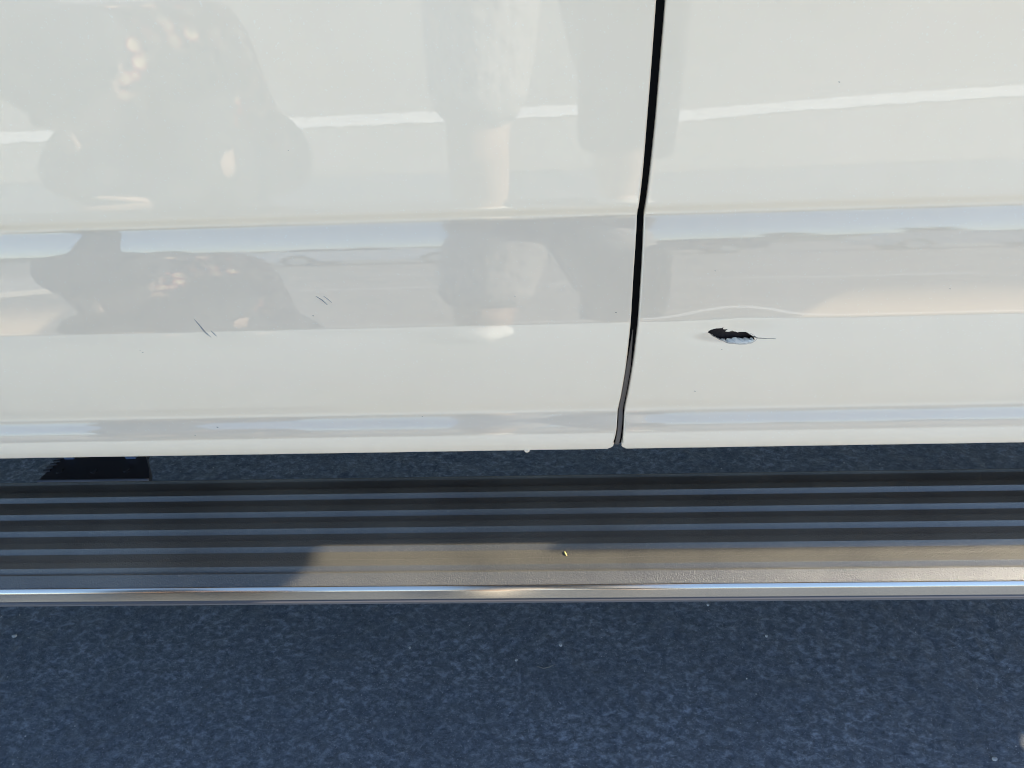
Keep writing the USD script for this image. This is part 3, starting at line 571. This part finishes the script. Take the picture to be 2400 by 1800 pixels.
ch += head_parts(o(-.02, .25, .72), np.array([0, .75, -.66]), np.array([0, .66, .75]), p2, HAIR)
obj('body', body_mesh(ch), SKIN, p2, smooth=True)
cap = ball(o(-.02, .245, .745), .108, 3); cap.update_faces(((cap.triangles_center - o(-.02, .25, .72)) @ np.array([0, .66, .75])) > .0); obj('cap', cap, DARKCLOTH, p2, smooth=True)
obj('sleeve', body_mesh([[(o(.15, .07, .70), .078), (o(.16, .20, .52), .056), (o(.115, .29, .465), .042)]], .014, 3), DARKCLOTH, p2, smooth=True)
obj('sleeve', body_mesh([[(o(-.17, .06, .72), .074), (o(-.15, .08, .88), .044), (o(-.141, .098, 1.06), .034)]], .014, 3), DARKCLOTH, p2, smooth=True)
obj('trousers', body_mesh([[(o(-.105, .18, .50), .080), (o(-.10, .02, .12), .070)], [(o(.13, .18, .50), .080), (o(.13, .02, .12), .070)]], .014, 3), DARKCLOTH, p2, smooth=True)
obj('shirt', body_mesh([[(o(.02, -.14, .40), .165), (o(0, -.02, .56), .16), (o(-.02, .07, .68), .13)], [(o(-.16, .06, .72), .088), (o(.15, .07, .71), .088)], [(o(.13, -.03, .44), .11), (o(.14, .04, .66), .10)], [(o(-.12, -.03, .44), .11), (o(-.15, .04, .66), .10)], [(o(-.17, .06, .70), .078), (o(-.15, .07, .78), .05)]], .014, 3), FLORAL, p2, smooth=True)
obj('shorts', body_mesh([[(o(-.08, -.12, .36), .125), (o(-.105, .15, .49), .092)], [(o(.12, -.12, .36), .125), (o(.13, .15, .49), .092)], [(o(-.08, -.13, .36), .125), (o(.12, -.13, .36), .125)]], .014, 3), DARKCLOTH, p2, smooth=True)
for sx in (-.11, .14):
    obj('shoe', sphere_hull([o(sx, -.02, .045), o(sx, .0, .08), o(sx - .025, .15, .035), o(sx + .025, .15, .035)], .042), DARKCLOTH, p2, smooth=40)
    obj('sock', cyl(o(sx - .005, .02, .14), .05, .06, n=20), TEAL, p2)

# ------------------------------------------------------------------ far side of the car park
def parked_car(name, label, col, loc, rz, tall=1.0):
    t = thing(name, label, 'car', loc, rz, None)
    m = plain('car_' + name + str(taken[('/World', name)]), col, .15)
    sil = Polygon([(-2.2, .30), (-2.25, .55), (-2.2, .85 * tall), (-1.9, .92 * tall), (1.1, .92 * tall), (2.0, .80 * tall), (2.25, .6), (2.2, .30)]).difference(arch(-1.35, .36, .30)).difference(arch(1.35, .36, .30))
    obj('body', extr(sil, -.88, .88, 'y'), m, t)
    gh = hull([(x, y * s, z) for s in (-1, 1) for x, y, z in ((-2.0, .82, .91 * tall), (1.0, .82, .91 * tall), (-1.6, .66, 1.45 * tall), (.15, .66, 1.45 * tall), (-1.2, .6, 1.5 * tall), (-.1, .6, 1.5 * tall))])
    cab = obj('cabin', gh, m, t)
    gl = plain('dark_glass_' + name + str(taken[('/World', name)]), (.015, .02, .025), .05)
    for s in (-1, 1):
        for x0, x1, u0, u1 in ((-1.70, -.60, -1.45, -.62), (-.50, .70, -.50, .05)):
            q = [(x0, .97), (x1, .97), (u1, 1.38), (u0, 1.38)]
            obj('window', hull([(x, s * ((.82 - (z * tall - .91 * tall) * .30) + d), z * tall) for x, z in q for d in (-.01, .006)]), gl, cab)
        for x in (-1.35, 1.35):
            w = obj('wheel', cyl([x, s * .79, .32], .32, .2, 'y', 28), RUBBER, t); obj('rim', cyl([x, s * .885, .32], .2, .03, 'y', 20), ALLOY, w)
        obj('headlight', bx(2.10, 2.235, s * .66 - .14, s * .66 + .14, .62, .74, .02), plain('lamp_' + name + str(taken[('/World', name)]) + str(s + 1), (.7, .7, .7), .1), t)
    obj('windscreen', hull([(x + d, y, z * tall + d * .5) for y in (-.6, .6) for x, z in ((.93, .97), (.24, 1.40)) for d in (.0, .03)]), gl, cab)
    return t
parked_car('parked_car', 'white saloon parked across the car park on the left', (.75, .75, .74), (-3.2, -14.5, 0), .05)
parked_car('parked_car', 'dark blue car parked across the lane', (.03, .045, .09), (2.8, -17.5, 0), math.pi)
parked_car('parked_car', 'silver tall car parked on the far right', (.42, .43, .44), (9.0, -16.0, 0), .1, 1.15)
parked_car('parked_car', 'grey car parked far left behind the pavement', (.12, .125, .13), (-9.5, -19.0, 0), math.pi, 1.05)
pole = thing('light_pole', 'tall grey car park light pole with a twin arm', 'street lamp', (-2.3, -22, 0))
obj('base', cyl([0, 0, .3], .3, .6, n=20), CONCRETE, pole); obj('pole', tube([(0, 0, .5), (0, 0, 4), (0, 0, 8.5)], [.10, .085, .06], 12), GALV, pole)
ar = obj('arm', tube([(-1.1, 0, 8.6), (0, 0, 8.45), (1.1, 0, 8.6)], .04), GALV, pole)
for s in (-1, 1): obj('lamp_head', bx(s * 1.3 - .35, s * 1.3 + .35, -.15, .15, 8.55, 8.7, .03), GALV, ar)
xs = np.linspace(-260, 260, 160); prof_h = 3.5 + 5.5 * meshkit.fbm(np.stack([xs / 60, 0 * xs, 0 * xs], 1), 4, 8) + np.clip(xs / 30, 0, 5)
v = []
for yy_, k in ((-95, 0), (-120, .75), (-140, 1.0), (-190, .0)): v.append(np.stack([xs, yy_ - 8 * meshkit.noise(np.stack([xs / 20, 0 * xs + k, 0 * xs], 1), 3), prof_h * k - .4 * (k == 0)], 1))
V = np.vstack(v); I = np.arange(len(V)).reshape(4, 160)
hq = np.stack([I[:-1, :-1], I[1:, :-1], I[1:, 1:], I[:-1, 1:]], -1).reshape(-1, 4)
tag(obj('hills', (V, hq), HILL, smooth=True), 'low wooded rise on the horizon', kind='structure')
def tree(x, y, h, seed, label):
    r = np.random.default_rng(seed); t = thing('tree', label, 'tree', (x, y, 0), 0, None)
    limbs = [tube([(0, 0, -.1), (.05, 0, h * .25), (0, .05, h * .55)], [.035 * h, .028 * h, .015 * h], 8)]
    for k in range(5):
        a = k * 1.26 + r.uniform(0, .6); limbs.append(tube([(0, 0, h * .35), (math.cos(a) * h * .15, math.sin(a) * h * .15, h * .52), (math.cos(a) * h * .26, math.sin(a) * h * .26, h * .68)], [.014 * h, .009 * h, .004 * h], 6))
    obj('trunk', cat_(*limbs), BARK, t)
    n = 2600; cl = r.normal(0, 1, (16, 3)); cl /= np.linalg.norm(cl, axis=1, keepdims=True); cl = cl * r.uniform(.35, 1, (16, 1)) * [h * .27, h * .27, h * .25] + [0, 0, h * .68]
    c = cl[r.integers(0, 16, n)] + r.normal(0, h * .055, (n, 3)); a, b = r.normal(0, 1, (n, 3)), r.normal(0, 1, (n, 3))
    a /= np.linalg.norm(a, axis=1, keepdims=True); b /= np.linalg.norm(b, axis=1, keepdims=True); s = r.uniform(.012, .026, (n, 1)) * h
    V = np.stack([c - a * s, c + b * s * .6, c + a * s, c - b * s * .6], 1).reshape(-1, 3); I = np.arange(4 * n).reshape(n, 4)
    obj('crown', (V, I), FOLIAGE, t)
for k, (x, y, h, lab) in enumerate([(-26, -52, 5.5, 'low round tree at the far left of the lot'), (-14, -60, 4.5, 'small tree left of the light pole'), (4, -58, 4.8, 'small leafy tree straight across the lot'),
                                    (16, -50, 6.5, 'medium tree right of centre across the lot'), (27, -54, 8.0, 'tallest tree on the right across the lot'), (40, -60, 7.0, 'spreading tree at the far right of the lot')]):
    tree(x, y, h, 20 + k, lab)
